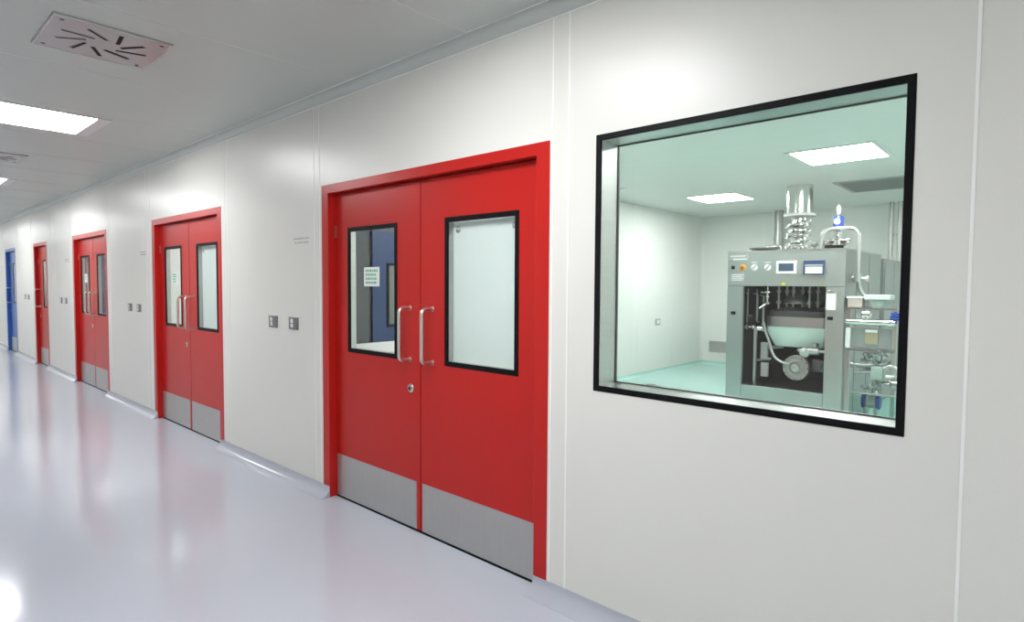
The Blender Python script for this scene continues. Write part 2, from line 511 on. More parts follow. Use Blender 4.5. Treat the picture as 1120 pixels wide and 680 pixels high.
# ------------------------------------------------------------------ large window
wx0, wx1, wz0, wz1 = WIN
wroot = thing('window_1', ((wx0+wx1)/2, YW, wz0), 'large black-edged fixed window looking into the equipment room', 'window', None, 'structure')
b = MB(); rect_frame(b, wx0-.001, wx1+.001, wz0-.001, wz1+.001, .027, YW-.003, YW+.010)
b.build('black_frame', M['black'], wroot, smooth=False, bevel=.002)
b = MB(); rect_frame(b, wx0+.002, wx1-.002, wz0+.002, wz1-.002, .024, YW+.011, YB+.002)
b.build('reveal_lining', M['steel'], wroot, smooth=False)
b = MB(); b.box(wx0+.0265, wx1-.0265, YW+.001, YW+.007, wz0+.0265, wz1-.0265); b.build('glass_pane', M['glass_big'], wroot, smooth=False)
b = MB(); rect_frame(b, wx0+.0262, wx1-.0262, wz0+.0262, wz1-.0262, .005, YB-.012, YB+.001); b.build('rear_gasket', M['darkmetal'], wroot, smooth=False)
b = MB(); b.box(wx0+.0315, wx1-.0315, YB-.009, YB-.003, wz0+.0315, wz1-.0315); b.build('glass_pane', M['glass_big'], wroot, smooth=False)


# ------------------------------------------------------------------ switch plates and wall print
def switch_plate(x, z, label, group):
    t = thing('switch_plate', (x, YW, z), label, 'switch plate', group)
    b = MB(); b.box(x-.074, x+.074, YW-.008, YW+.001, z-.05, z+.05, .002); p = b.build('plate', M['grey'], t)
    b = MB(); b.box(x-.077, x+.077, YW-.004, YW+.001, z+.049, z+.056); b.build('plate_cap', M['white'], p, smooth=False)
    for dz in (-.019, .019):
        b = MB(); b.box(x-.036, x-.004, YW-.013, YW-.006, z+dz-.016, z+dz+.016, .002)
        b.build('rocker', M['white'], t)
    return t


sw = switch_plate(-4.932, 1.308, 'left of the two grey switch plates between the first and second red double doors', None)
for x, lab in ((-4.578, 'right of the two grey switch plates between the first and second red double doors'),
               (-8.88, 'left of the two grey switch plates between the second and third red double doors'),
               (-8.52, 'right of the two grey switch plates between the second and third red double doors'),
               (-12.72, 'left of the two switch plates between the third double door and the single red door'),
               (-12.38, 'right of the two switch plates between the third double door and the single red door'),
               (-15.98, 'left of the two tiny switch plates just right of the blue door'),
               (-15.62, 'right of the two tiny switch plates just right of the blue door')):
    dup(sw, (x, YW, 1.308), lab, 'grey switch plates along the corridor wall')
sw['group'] = 'grey switch plates along the corridor wall'


def wall_print(x0, x1, z, label):
    b = MB()
    rnd = random.Random(int(-x0*10))
    for q, dz in enumerate((.016, -.016)):
        x = x0 + q*.02
        while x < x1-q*.02:
            w = rnd.uniform(.012, .03)
            b.box(x, min(x+w, x1), YW-.001, YW+.0005, z+dz-.007, z+dz+.007)
            x += w+rnd.choice((.004, .004, .012))
    o = b.build('wall_lettering', M['print'], smooth=False)
    return tag(o, label, 'lettering', 'small grey lettering on the corridor wall')


wall_print(-4.57, -4.32, 1.975, 'two short lines of tiny grey lettering left of the nearest red double door')
wall_print(-8.45, -8.20, 1.99, 'faint grey lettering left of the second red double door')
wall_print(-12.4, -12.1, 1.99, 'faint grey lettering left of the third red double door')


# ------------------------------------------------------------------ ceiling fittings
def ceiling_light(cx, cy, wx, wy, label, group, mlamp, fx=.03, fr=.10):
    z = CEIL
    t = thing('ceiling_light', (cx, cy, z), label, 'ceiling light', group)
    b = MB()
    # frame: flat trim, wider towards the wall side and near end
    x0, x1, y0, y1 = cx-wx/2, cx+wx/2, cy-wy/2, cy+wy/2
    v = [(x0-fx, x0, y0-fr, y1+fr), (x1, x1+fx, y0-fr, y1+fr), (x0, x1, y0-fr, y0), (x0, x1, y1, y1+fr)]
    for a in v: b.box(a[0], a[1], a[2], a[3], z-.006, z+.002)
    b.build('frame', M['lamp_frame'] if mlamp == 'lamp' else M['ceiling_room'], t, smooth=False)
    b = MB(); b.box(x0, x1, y0, y1, z-.004, z+.001); b.build('diffuser', M[mlamp], t, smooth=False)
    return t


cl = ceiling_light(-2.0, .92, .78, 1.06, 'ceiling light above the nearest red double door, out of the top of the view', 'corridor ceiling lights', 'lamp')
labs = {-6.54: 'large bright ceiling light nearest the camera, at the left edge', -11.09: 'smaller ceiling light farther down the corridor, beyond the second ceiling diffuser'}
for x in (2.55, -6.54, -11.09, -15.64, -20.19, -24.7):
    dup(cl, (x, .92, CEIL), labs.get(x, 'corridor ceiling light hidden beyond the edges of the view'), 'corridor ceiling lights')


def swirl_diffuser(cx, cy, label):
    t = thing('air_diffuser', (cx, cy, CEIL), label, 'air diffuser', 'stainless swirl diffusers in the corridor ceiling')
    h, z = .288, CEIL
    b = MB(); b.box(cx-h, cx+h, cy-h, cy+h, z-.012, z+.002, .003); p = b.build('plate', M['steel'], t, smooth=False)
    b = MB(); rect = [(cx-h+.006, cx-h+.012, cy-h+.006, cy+h-.006), (cx+h-.012, cx+h-.006, cy-h+.006, cy+h-.006),
                      (cx-h+.012, cx+h-.012, cy-h+.006, cy-h+.012), (cx-h+.012, cx+h-.012, cy+h-.012, cy+h-.006)]
    for a in rect: b.box(a[0], a[1], a[2], a[3], z-.0135, z-.011)
    b.build('edge_bead', M['chrome'], p, smooth=False)
    for k in range(9):
        a = math.radians(-87) + 2*PI*k/9
        d = Vector((math.cos(a), math.sin(a), 0)); pn = Vector((-d.y, d.x, 0))
        base = Vector((cx, cy, 0)) + pn*.066
        b = MB()
        q = [base+d*.06-pn*.011, base+d*.215-pn*.011, base+d*.215+pn*.011, base+d*.06+pn*.011]
        b.prism([(v.x, v.y) for v in q], z-.0128, z-.008, 'z')
        b.build('slot', M['black'], t, smooth=False)
        b = MB()
        q = [base+d*.06+pn*.0105, base+d*.215+pn*.0105, base+d*.215+pn*.0135, base+d*.06+pn*.0135]
        b.prism([(v.x, v.y) for v in q], z-.015, z-.010, 'z')
        b.build('slot_vane', M['steel'], t, smooth=False)
    for sx in (-.235, .235):
        for sy in (-.24, .24):
            b = MB(); b.cyl((cx+sx, cy+sy, z), .011, -.0145, -.010, 'z', 14); b.build('screw', M['darkmetal'], t)
    return t


d0 = swirl_diffuser(-4.185, 1.02, 'stainless swirl air diffuser with dark slots at the upper left of the ceiling')
for x, lab in ((-8.84, 'second swirl air diffuser, cut by the left edge between the two ceiling lights'), (-13.4, 'swirl air diffuser beyond the left edge of the view'), (.37, 'swirl air diffuser above and right of the view')):
    dup(d0, (x, 1.06, CEIL), lab)

rl = ceiling_light(-1.74, 7.1, .76, .80, 'right and larger of the two lit ceiling panels seen through the window', 'equipment room ceiling lights', 'lamp_room', .05, .05)
for x, y, lab in ((-4.02, 9.4, 'left and smaller of the two lit ceiling panels seen through the window'), (-4.02, 4.8, 'room ceiling light hidden above the window'),
                  (.5, 4.8, 'room ceiling light hidden right of the window'), (.5, 9.4, 'room ceiling light hidden right of the window')):
    dup(rl, (x, y, CEIL), lab, 'equipment room ceiling lights')
for x, lab in ((-7.2, 'ceiling light in the room behind the second red double door'), (-11.0, 'ceiling light in the room behind the third red double door'), (-15.5, 'ceiling light in the room behind the single doors')):
    dup(rl, (x, 4.3, CEIL), lab, 'ceiling lights behind the farther doors')

# perforated return grille in the room ceiling
t = thing('ceiling_grille', (-1.75, 9.5, CEIL), 'square grey louvred grille in the room ceiling at the top right of the window', 'grille')
x0, x1, y0, y1 = -2.27, -1.2, 8.95, 10.05
b = MB()
for a in ((x0, x0+.05, y0, y1), (x1-.05, x1, y0, y1), (x0+.05, x1-.05, y0, y0+.05), (x0+.05, x1-.05, y1-.05, y1)): b.box(*a, CEIL-.012, CEIL+.001)
b.build('frame', M['print'], t, smooth=False)
b = MB()
for k in range(32):
    y = y0+.06+(y1-y0-.12)*k/31
    b.box(x0+.05, x1-.05, y-.009, y+.004, CEIL-.008, CEIL-.004)
b.build('louvres', M['midgrey'], t, smooth=False)
b = MB(); b.box(x0+.05, x1-.05, y0+.05, y1-.05, CEIL-.003, CEIL+.001); b.build('backing', M['midgrey'], t, smooth=False)

# return grille low on the back wall
t = thing('wall_grille', (-5.04, ROOM_B, .23), 'grey return-air grille low on the room back wall left of the machine', 'grille')
b = MB(); b.slab(-5.30, -4.78, .22, .53, ROOM_B-.012, ROOM_B+.001, [(-5.26, -4.82, .26, .49)]); b.build('frame', M['wall_room'], t, smooth=False)
b = MB()
for k in range(14):
    z = .265+.0165*k
    b.box(-5.26, -4.82, ROOM_B-.010, ROOM_B-.002, z, z+.008)
b.build('louvres', M['print'], t, smooth=False)

# wall socket on the room left wall, floor drain
t = thing('wall_socket', (ROOM_L, 10.05, .95), 'small steel-rimmed wall socket on the left wall of the equipment room', 'socket')
b = MB(); b.box(ROOM_L-.001, ROOM_L+.012, 9.96, 10.14, .89, 1.01, .002); b.build('plate', M['print'], t)
b = MB(); b.box(ROOM_L+.010, ROOM_L+.018, 10.01, 10.10, .92, .985, .002); b.build('insert', M['white'], t)
t = thing('floor_drain', (-4.83, 8.74, 0), 'round dark floor drain in the mint floor at the left of the room', 'drain')
b = MB(); b.cyl((-4.83, 8.74, 0), .11, 0, .006, 'z', 28); b.build('rim', M['steel'], t)
b = MB(); b.cyl((-4.83, 8.74, 0), .085, .0055, .008, 'z', 28); b.build('grating', M['darkmetal'], t)
# small smoke detector high at the left of the room ceiling
t = thing('smoke_detector', (-4.65, 7.5, CEIL), 'small round white detector on the room ceiling at the upper left of the window', 'detector')
b = MB(); b.lathe([(.055, .001), (.055, -.015), (.04, -.035), (.0, -.04)], (-4.65, 7.5, CEIL)); b.build('housing', M['white'], t)
b = MB(); b.torus((-4.65, 7.5, CEIL-.02), .046, .004); b.build('sensor_ring', M['print'], t)

# ------------------------------------------------------------------ things seen through the left leaf of the nearest door
t = thing('filler_cabinet', (-5.2, 3.25, 0), 'tall slate grey cabinet added for the dim view in the left pane of the nearest double door', 'cabinet')  # added dark cabinet, stands in for a dim space behind the pane
b = MB(); b.box(-5.42, -5.02, 2.50+.10, 3.42, 0, 2.5); b.build('body', M['slate'], t, smooth=False, bevel=.004)
for y0 in (2.61, 3.015):
    b = MB(); b.box(-5.02, -5.0, y0, y0+.395, .06, 2.46); d = b.build('door', M['slate'], t, smooth=False, bevel=.003)
    b = MB(); b.cyl((-4.99, y0+(.36 if y0 < 3 else .04), 1.15), .008, -.08, .08); b.build('handle', M['steel'], d)
root = thing('door_6', (ROOM_L, 4.15, 0), 'blue inner door with a black-framed pane on the side wall, seen through the nearest door pane', 'door', None, 'structure')
b = MB(); b.box(ROOM_L, ROOM_L+.03, 3.68, 4.75, 0, 2.25)
b.build('door_frame', M['slate'], root, smooth=False)
b = MB(); b.box(ROOM_L+.03, ROOM_L+.06, 3.72, 4.71, .01, 2.2); lf = b.build('door_leaf', M['inner_blue'], root, smooth=False, bevel=.003)
b = MB()
for a in ((3.90, 3.93, 1.16, 1.86), (4.47, 4.50, 1.16, 1.86), (3.93, 4.47, 1.16, 1.19), (3.93, 4.47, 1.83, 1.86)): b.box(ROOM_L+.058, ROOM_L+.068, a[0], a[1], a[2], a[3])
b.build('window_gasket', M['black'], lf, smooth=False)
b = MB(); b.box(ROOM_L+.059, ROOM_L+.063, 3.93, 4.47, 1.19, 1.83); b.build('window_glass', M['inner_pane'], lf, smooth=False)
t = thing('work_table', (-4.6, 3.7, 0), 'white-topped table seen at the bottom of the nearest door left pane', 'table')
b = MB(); b.box(-4.95, -4.2, 2.75, 4.8, 1.02, 1.055); b.build('tabletop', M['white'], t, smooth=False, bevel=.004)
for x in (-4.92, -4.36):
    for y in (2.8, 4.72):
        b = MB(); b.box(x, x+.03, y, y+.03, 0, 1.02); b.build('leg', M['steel'], t, smooth=False)
t = thing('filler_cabinet', (-12.7, 3.2, 0), 'dark blue cabinet seen through the right pane of the third red double door', 'cabinet')
b = MB(); b.box(-12.88, -12.5, 2.84, 3.7, 0, 2.2); b.build('body', M['inner_blue'], t, smooth=False, bevel=.004)
for y0 in (2.85, 3.275):
    b = MB(); b.box(-12.5, -12.48, y0, y0+.415, .05, 2.17); d = b.build('door', M['inner_blue'], t, smooth=False, bevel=.003)
    b = MB(); b.cyl((-12.47, y0+(.38 if y0 < 3 else .04), 1.1), .008, -.08, .08); b.build('handle', M['steel'], d)

# ------------------------------------------------------------------ the process machine
MY, MB_ = 7.60, 9.50
X0, X1 = -3.13, -1.77
HT = 2.062
m = thing('process_machine', ((X0+X1)/2, MY, 0), 'large grey stainless process machine with a control header, seen through the window', 'machine')
OX0, OX1, OZ0, OZ1 = -2.925, -1.965, .375, 1.632
b = MB()
b.slab(X0, X1, .0, HT, MY+.02, MY+.05, [(OX0, OX1, OZ0, OZ1)])
b.box(X0, X0+.03, MY+.05, MB_, 0, HT); b.box(X1-.03, X1, MY+.05, MB_, 0, HT)
b.box(X0+.03, X1-.03, MB_-.03, MB_, 0, HT); b.box(X0+.03, X1-.03, MY+.05, MB_-.03, HT-.03, HT)
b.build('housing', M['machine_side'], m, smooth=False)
b = MB(); b.box(X0, X1, MY, MY+.02, OZ1+.004, HT, .003); head = b.build('control_header', M['machine'], m, smooth=False)
b = MB(); b.box(X0, OX0-.004, MY, MY+.02, .02, OZ1-.004, .003); lp = b.build('column_panel', M['machine'], m, smooth=False)
b = MB(); b.box(OX1+.004, X1, MY, MY+.02, .02, OZ1-.004, .003); rp = b.build('column_panel', M['machine'], m, smooth=False)
b = MB(); b.box(OX0, OX1, MY, MY+.02, .02, OZ0, .003); b.build('lower_panel', M['machine'], m, smooth=False)
b = MB(); b.box(X0-.006, X1+.006, MY-.006, MB_+.004, HT, HT+.014); b.build('top_rim', M['steel'], m, smooth=False)
for par, p in ((lp, at(802, 342, MY)), (rp, at(908, 348, MY))):
    b = MB(); b.box(p.x-.03, p.x+.03, MY-.008, MY+.001, p.z-.02, p.z+.02, .004); b.build('latch', M['black'], par)


def plate(px0, py0, px1, py1, name, mt, par, th=.012, label=None, bev=.002):
    a, c = at(px0, py0, MY), at(px1, py1, MY)
    b = MB(); b.box(a.x, c.x, MY-th, MY+.001, c.z, a.z, bev)
    return b.build(name, M[mt], par, label=label, smooth=False), a, c


# header fittings
pl, a, c = plate(798, 279, 818, 284.5, 'name_plate', 'print', head, .006)
b = MB(); b.box(a.x+.012, c.x-.03, MY-.008, MY-.005, a.z-.022, a.z-.010); b.box(a.x+.05, c.x-.012, MY-.008, MY-.005, c.z+.006, c.z+.022)
b.build('plate_print', M['white'], pl, smooth=False)
p = at(802, 292.5, MY)
b = MB(); b.box(p.x-.022, p.x+.022, MY-.012, MY+.001, p.z-.022, p.z+.022, .003); b.build('key_switch', M['black'], head)
p = at(812.5, 292.7, MY)
b = MB(); b.lathe([(.043, .001), (.043, -.008), (.036, -.012), (0, -.012)], (p.x, MY, p.z), 'y'); es = b.build('stop_collar', M['amber'], head)
b = MB(); b.lathe([(.012, -.01), (.012, -.022), (.024, -.026), (.022, -.036), (0, -.040)], (p.x, MY, p.z), 'y'); b.build('stop_button', M['rust'], es)
for px in (825, 839.5):
    p = at(px, 292.5, MY)
    b = MB(); b.lathe([(.04, .001), (.04, -.006), (.033, -.009), (0, -.009)], (p.x, MY, p.z), 'y'); g = b.build('selector_switch', M['white'], head)
    b = MB()
    q = [(p.x-.034, p.z-.026), (p.x-.024, p.z-.036), (p.x+.034, p.z+.026), (p.x+.024, p.z+.036)]
    b.prism(q, MY-.022, MY-.008, 'y'); b.build('selector_lever', M['print'], g, smooth=False)
    b = MB()
    for k in range(4): b.box(p.x-.036+.019*k, p.x-.022+.019*k, MY-.002, MY+.001, p.z+.058, p.z+.070)
    b.build('switch_caption', M['paper'], head, smooth=False)
sc, a, c = plate(849.5, 285.5, 871, 299, 'touch_screen', 'white', head, .016)
b = MB(); b.box(a.x+.03, c.x-.028, MY-.0175, MY-.0155, c.z+.028, a.z-.028); dsp = b.build('display', M['screen'], sc, smooth=False)
rc, a, c = plate(879.5, 285, 902, 300, 'chart_recorder', 'navy', head, .03)
b = MB(); b.box(a.x+.025, c.x-.02, MY-.0315, MY-.0295, c.z+.012, a.z-.075); b.build('chart_paper', M['paper'], rc, smooth=False)
b = MB(); b.box(a.x+.018, c.x-.014, MY-.034, MY-.0295, a.z-.062, a.z-.048); b.build('chart_edge', M['print'], rc, smooth=False)
np_, a, c = plate(799.5, 299, 814, 308, 'notice_plate', 'print', head, .004)
b = MB()
for k in range(4): b.box(a.x+.012, c.x-.012-.02*(k % 2), MY-.0055, MY-.0035, a.z-.022-.022*k, a.z-.014-.022*k)
b.build('plate_print', M['paper'], np_, smooth=False)
p = at(857, 310.5, MY)
b = MB(); b.box(p.x-.02, p.x+.02, MY-.006, MY+.001, p.z-.016, p.z+.016, .002); b.build('warning_sticker', M['yellow'], head)
# document holder on the right column
dh, a, c = plate(903.5, 320, 915, 340, 'document_holder', 'print', rp, .01)
b = MB(); b.box(a.x+.012, c.x-.012, MY-.013, MY-.009, c.z+.012, a.z-.012); b.build('document', M['paper'], dh, smooth=False)
b = MB(); b.box((a.x+c.x)/2-.035, (a.x+c.x)/2+.035, MY-.02, MY+.001, a.z+.002, a.z+.03, .006); b.build('clip', M['chrome'], dh)

# interior
IY = 8.9
b = MB()
b.box(OX0-.14, X1-.04, IY, IY+.02, .3, OZ1+.2); b.box(OX0-.14, OX0-.12, MY+.06, IY, .3, OZ1+.2); b.box(X1-.06, X1-.04, MY+.06, IY, .3, OZ1+.2)
b.box(OX0-.14, X1-.04, MY+.06, IY, OZ0-.06, OZ0-.04); b.box(OX0-.14, X1-.04, MY+.06, IY, OZ1+.18, OZ1+.2)
b.build('chamber_lining', M['dark'], m, smooth=False)
VY = MY+.35
# vessel: round bowl with a steel band and tapered base, mint floor reflection in its colour
vl, vr = at(836, 350, VY), at(909, 352, VY)
vcx, vr_ = (vl.x+vr.x)/2, (vr.x-vl.x)/2
zt, zb, zc = at(850, 346, VY).z, at(850, 357, VY).z, at(850, 378, VY).z
cy = VY+vr_*.75
def rrect(hw, hd, r, n=5):
    out = []
    for sx, sy, a0 in ((1, 1, 0), (-1, 1, PI/2), (-1, -1, PI), (1, -1, 1.5*PI)):
        for k in range(n+1):
            a = a0+PI/2*k/n
            out.append((vcx+sx*(hw-r)+r*math.cos(a), cy+sy*(hd-r)+r*math.sin(a)))
    return out
def loft(b, levels):
    rings = [[b.bm.verts.new((x, y, z)) for x, y in ring] for ring, z in levels]
    for p_, q_ in zip(rings, rings[1:]):
        n = len(p_)
        for k in range(n): b.bm.faces.new((p_[k], p_[(k+1) % n], q_[(k+1) % n], q_[k]))
    b.bm.faces.new(rings[0][::-1]); b.bm.faces.new(rings[-1])
w_, d_ = vr_, vr_*.75
b = MB(); loft(b, [(rrect(w_*.68, d_*.72, .04), zc-.012), (rrect(w_*.74, d_*.78, .04), zc+.0), (rrect(w_*.78, d_*.81, .04), zc+.03), (rrect(w_*.96, d_*.97, .06), zb-.06), (rrect(w_*.97, d_*.97, .06), zb)])
tub = b.build('vessel_base', M['tub'], m)
b = MB(); loft(b, [(rrect(w_, d_, .12), zb), (rrect(w_, d_, .12), zt)]); b.build('vessel_band', M['steel'], m)
b = MB(); loft(b, [(rrect(w_*.96, d_*.96, .12), zt), (rrect(w_*.93, d_*.93, .12), zt+.075), (rrect(w_*.5, d_*.5, .08), zt+.12)]); b.build('vessel_lid', M['dark'], m)
# dome and stems above the lid
p = at(872, 330, VY+.3)
b = MB(); b.lathe([(.17, 0), (.17, .04), (.13, .10), (.05, .12), (0, .12)], (p.x, p.y, p.z-.02)); b.build('lid_dome', M['steel'], m)
for px, dy in ((852, 0), (861, .1), (868, .02), (878, .12), (886, 0), (895, .08)):
    p = at(px, 320, VY+.15+dy)
    b = MB(); b.cyl((p.x, p.y, 0), .016, zt+.08, OZ1+.17, 'z', 12); b.cyl((p.x, p.y, 0), .032, zt+.16, zt+.2, 'z', 12); b.cyl((p.x, p.y, 0), .028, zt+.3, zt+.34, 'z', 12)
    b.build('stem', M['steel'], m)
# chromed valve string at the upper left of the opening
p = at(839.5, 320, MY+.2)
b = MB()
z1 = at(839, 302, MY+.2).z; z0 = at(839, 333, MY+.2).z
b.cyl((p.x, p.y, 0), .014, z0, z1+.1, 'z', 12)
for q, rr in ((.02, .04), (.10, .03), (.16, .045), (.25, .03), (.30, .042)):
    b.lathe([(rr*.6, z0+q-.02), (rr, z0+q-.01), (rr, z0+q+.01), (rr*.6, z0+q+.02)], (p.x, p.y, 0), 'z', 14)
b.tube([(p.x, p.y, z0+.02), (p.x-.09, p.y-.02, z0-.05)], .016)
b.cyl((p.x-.03, p.y, z0+.16), .012, -.05, .05, 'x', 10)
b.build('valve_string', M['chrome'], m)
# left-hand cluster of thin hoses and fittings in the gloom
rnd = random.Random(3)
for k in range(7):
    y = MY+.3+rnd.random()*.5
    a = at(815+3.2*k, 316+rnd.random()*8, y); c = at(816+3*k+rnd.random()*4, 340+rnd.random()*20, y)
    mid = (a+c)/2+Vector((rnd.uniform(-.05, .05), 0, 0))
    b = MB(); b.tube(rounded([a, (mid.x, a.y, a.z), (mid.x, c.y, c.z), c], .05), .010, 8); b.build('inner_hose', M['steel'], m)
# horizontal handle and valve at the left
a, c = at(816, 357, MY+.15), at(832, 359, MY+.15)
b = MB(); b.tube([a, c], .018); b.cyl((a.x, a.y, a.z), .035, -.012, .012, 'x', 14); b.cyl((a.x+.09, a.y, a.z), .032, -.02, .02, 'z', 14); b.cyl((c.x, c.y, c.z), .04, -.03, .03, 'x', 14)
b.build('side_valve', M['chrome'], m)
# upright post and braces with pale panels
a = at(826, 360, MY+.12); c = at(826, 421, MY+.12)
b = MB(); b.box(a.x-.016, a.x+.016, a.y, a.y+.04, OZ0-.04, a.z+.03); b.build('post', M['steel'], m, smooth=False)
for y0_, y1_ in ((374, 393), (396, 412)):
    a, c = at(832, y0_, MY+.5), at(839, y1_, MY+.5)
    b = MB(); b.box(a.x, c.x, a.y, a.y+.05, c.z, a.z, .004); b.build('terminal_box', M['white'], m, smooth=False)
a, c = at(828, 394, MY+.3), at(843, 392, MY+.3)
b = MB(); b.tube([a, c], .014); b.tube([at(840, 380, MY+.5), at(857, 379, MY+.5)], .026); b.build('brace', M['steel'], m)
# curved pale hose from the vessel down to the wheel
pts = [at(x, y, MY+.16) for x, y in ((835, 352), (837, 362), (841, 372), (843.5, 383), (848, 392), (856, 396.5), (863, 397.5))]
b = MB(); b.tube(rounded(pts, .1, 3), .016); b.build('drain_hose', M['pipe_white'], m)
# round fan-like flange (wheel)
p = at(871, 402, MY+.22)
b = MB()
b.lathe([(0, .05), (.148, .05), (.156, .03), (.156, -.02), (.148, -.032), (.128, -.032), (.120, -.016), (.098, -.016), (.092, -.03), (.074, -.03), (.066, -.014), (.048, -.014), (.044, -.05), (.02, -.058), (0, -.058)], (p.x, p.y, p.z), 'y', 40)
wh = b.build('round_flange', M['steel'], m)
for k in range(12):
    a = 2*PI*k/12
    b = MB(); b.cyl((p.x+.138*math.cos(a), p.y-.03, p.z+.138*math.sin(a)), .009, -.012, .004, 'y', 8); b.build('bolt', M['chrome'], wh)
b = MB(); b.cyl((p.x, p.y, p.z), .09, .05, .4, 'y'); b.build('motor', M['darkmetal'], m)
# pipework under the vessel
b = MB()
b.cyl((vcx-.02, cy, 0), .06, zc-.16, zc, 'z', 18); b.cyl((vcx-.02, cy, 0), .085, zc-.10, zc-.07, 'z', 18)
b.tube(rounded([(vcx-.02, cy, zc-.14), (vcx-.02, cy, zc-.2), (vcx+.35, cy, zc-.2)], .06), .035)
b.build('outlet_pipe', M['darkmetal'], m)
a = at(890, 384, MY+.25)
b = MB(); b.cyl((a.x, a.y, a.z), .05, -.06, .06, 'x', 16); b.lathe([(.02, -.05), (.06, -.03), (.06, .03), (.02, .05)], (a.x-.1, a.y, a.z-.02), 'y', 16)
b.tube([(a.x-.18, a.y, a.z), (a.x+.14, a.y, a.z)], .02); b.cyl((a.x+.02, a.y, a.z+.07), .035, -.02, .03, 'z', 14)
b.build('outlet_valve', M['steel'], m)
a = at(896, 399, MY+.3)
b = MB(); b.box(a.x-.09, a.x+.06, a.y, a.y+.2, a.z-.09, a.z+.06, .01); b.cyl((a.x-.02, a.y, a.z), .05, -.03, 0, 'y'); b.build('gear_box', M['darkmetal'], m)

# on top of the machine
TZ = HT+.014
TYp = 8.0
p = at(834, 270, TYp)
b = MB(); b.lathe([(.05, TZ+.0), (.06, TZ+.015), (.185, TZ+.035), (.20, TZ+.05), (.20, TZ+.058), (.0, TZ+.058)], (p.x, p.y, 0), 'z', 30)
b.build('round_lid', M['steel'], m)
b = MB(); b.tube(rounded([(p.x+.1, p.y-.1, TZ+.065), (p.x+.26, p.y-.1, TZ+.065), (p.x+.26, p.y-.1, TZ)], .05), .014); b.build('lid_arm', M['chrome'], m)
p = at(912, 268, TYp-.1)
b = MB(); b.lathe([(.10, TZ), (.105, TZ+.02), (.10, TZ+.05), (.0, TZ+.05)], (p.x, p.y, 0), 'z', 26); b.build('black_cap', M['black'], m)
# valve tower beneath the exhaust duct
DY = 8.95
p = at(874, 250, DY)
tz1 = at(874, 236, DY).z-.02
b = MB()
b.cyl((p.x, p.y, 0), .05, TZ, tz1, 'z', 18)
n = 7
hh = tz1-TZ
for k in range(n):
    z = TZ+hh*(k+.5)/n
    rr = (.12, .15, .10, .155, .12, .15, .11)[k]
    b.lathe([(.05, z-.035), (rr, z-.018), (rr, z+.018), (.05, z+.035)], (p.x, p.y, 0), 'z', 22)
b.build('valve_tower', M['chrome'], m)
for k, (dx, dz, ax) in enumerate(((-.09, .12, 'y'), (.08, .2, 'y'), (-.05, .33, 'y'), (.09, .42, 'y'), (-.1, .27, 'x'), (.05, .08, 'y'), (.0, .45, 'y'))):
    c_ = (p.x+dx, p.y-.14, TZ+dz)
    b = MB(); b.torus(c_, .045, .011, ax, 18, 8); b.cyl(c_, .018, -.03, .14, 'y', 12); b.build('hand_wheel', M['chrome'], m)
for k in range(3):
    zz = TZ+.10+.14*k
    b = MB(); b.tube(rounded([(p.x-.15, p.y-.08, zz), (p.x-.05, p.y-.2, zz+.04), (p.x+.1, p.y-.19, zz+.02), (p.x+.17, p.y-.08, zz+.09)], .06), .014); b.build('bent_tube', M['chrome'], m)
# manifold to the right of the tower
a, c = at(887, 263, 8.2), at(926, 268, 8.2)
b = MB()
b.tube([(a.x, 8.2, TZ+.10), (c.x, 8.2, TZ+.10)], .022)
for k in range(5):
    x = a.x+(c.x-a.x)*(k+.5)/5
    b.lathe([(.02, -.04), (.042, -.03), (.042, .03), (.02, .04)], (x, 8.2, TZ+.10), 'x', 14)
    b.cyl((x, 8.2, 0), .014, TZ, TZ+.1+.03*(k % 3), 'z', 10)
b.build('manifold', M['chrome'], m)
# blue gauge on its valve stem
GY = 8.0
p = at(917, 242, GY)
b = MB(); b.cyl((p.x, p.y, 0), .016, TZ, at(917, 230, GY).z, 'z', 12)
b.lathe([(.016, TZ+.05), (.05, TZ+.06), (.05, TZ+.12), (.02, TZ+.14), (.045, TZ+.18), (.045, TZ+.22), (.016, TZ+.24)], (p.x, p.y, 0), 'z', 18)
b.cyl((p.x, p.y, TZ+.11), .03, -.12, .12, 'x', 14); b.cyl((p.x+.12, p.y, TZ+.11), .045, -.01, .01, 'x', 16)
b.build('gauge_stem', M['chrome'], m)
b = MB(); b.lathe([(.02, p.z-.085), (.058, p.z-.07), (.062, p.z+.03), (.05, p.z+.06), (.02, p.z+.07)], (p.x, p.y, 0), 'z', 22)
b.build('blue_actuator', M['bluep'], m)
b = MB(); b.lathe([(.03, -.045), (.035, -.062), (.0, -.064)], (p.x, p.y, p.z-.005), 'y', 20); b.build('gauge_dial', M['paper'], m)
b = MB(); b.lathe([(.012, p.z+.07), (.02, p.z+.1), (.026, p.z+.16), (.006, p.z+.2)], (p.x, p.y, 0), 'z', 14); b.build('gauge_cap', M['white'], m)
# arched pipe from the machine top over to the right side
UY = 7.95
pA, pB, pC, pD = at(898.5, 268, UY), at(899, 250.5, UY), at(940, 250.5, UY), at(940, 300, UY)
b = MB(); b.tube(rounded([(pA.x, UY, TZ-.0), (pA.x, UY, pB.z), (pC.x, UY, pB.z), (pC.x, UY, pD.z)], .13, 8), .024, 16)
b.build('arched_pipe', M['pipe_white'], m)
xt = pC.x
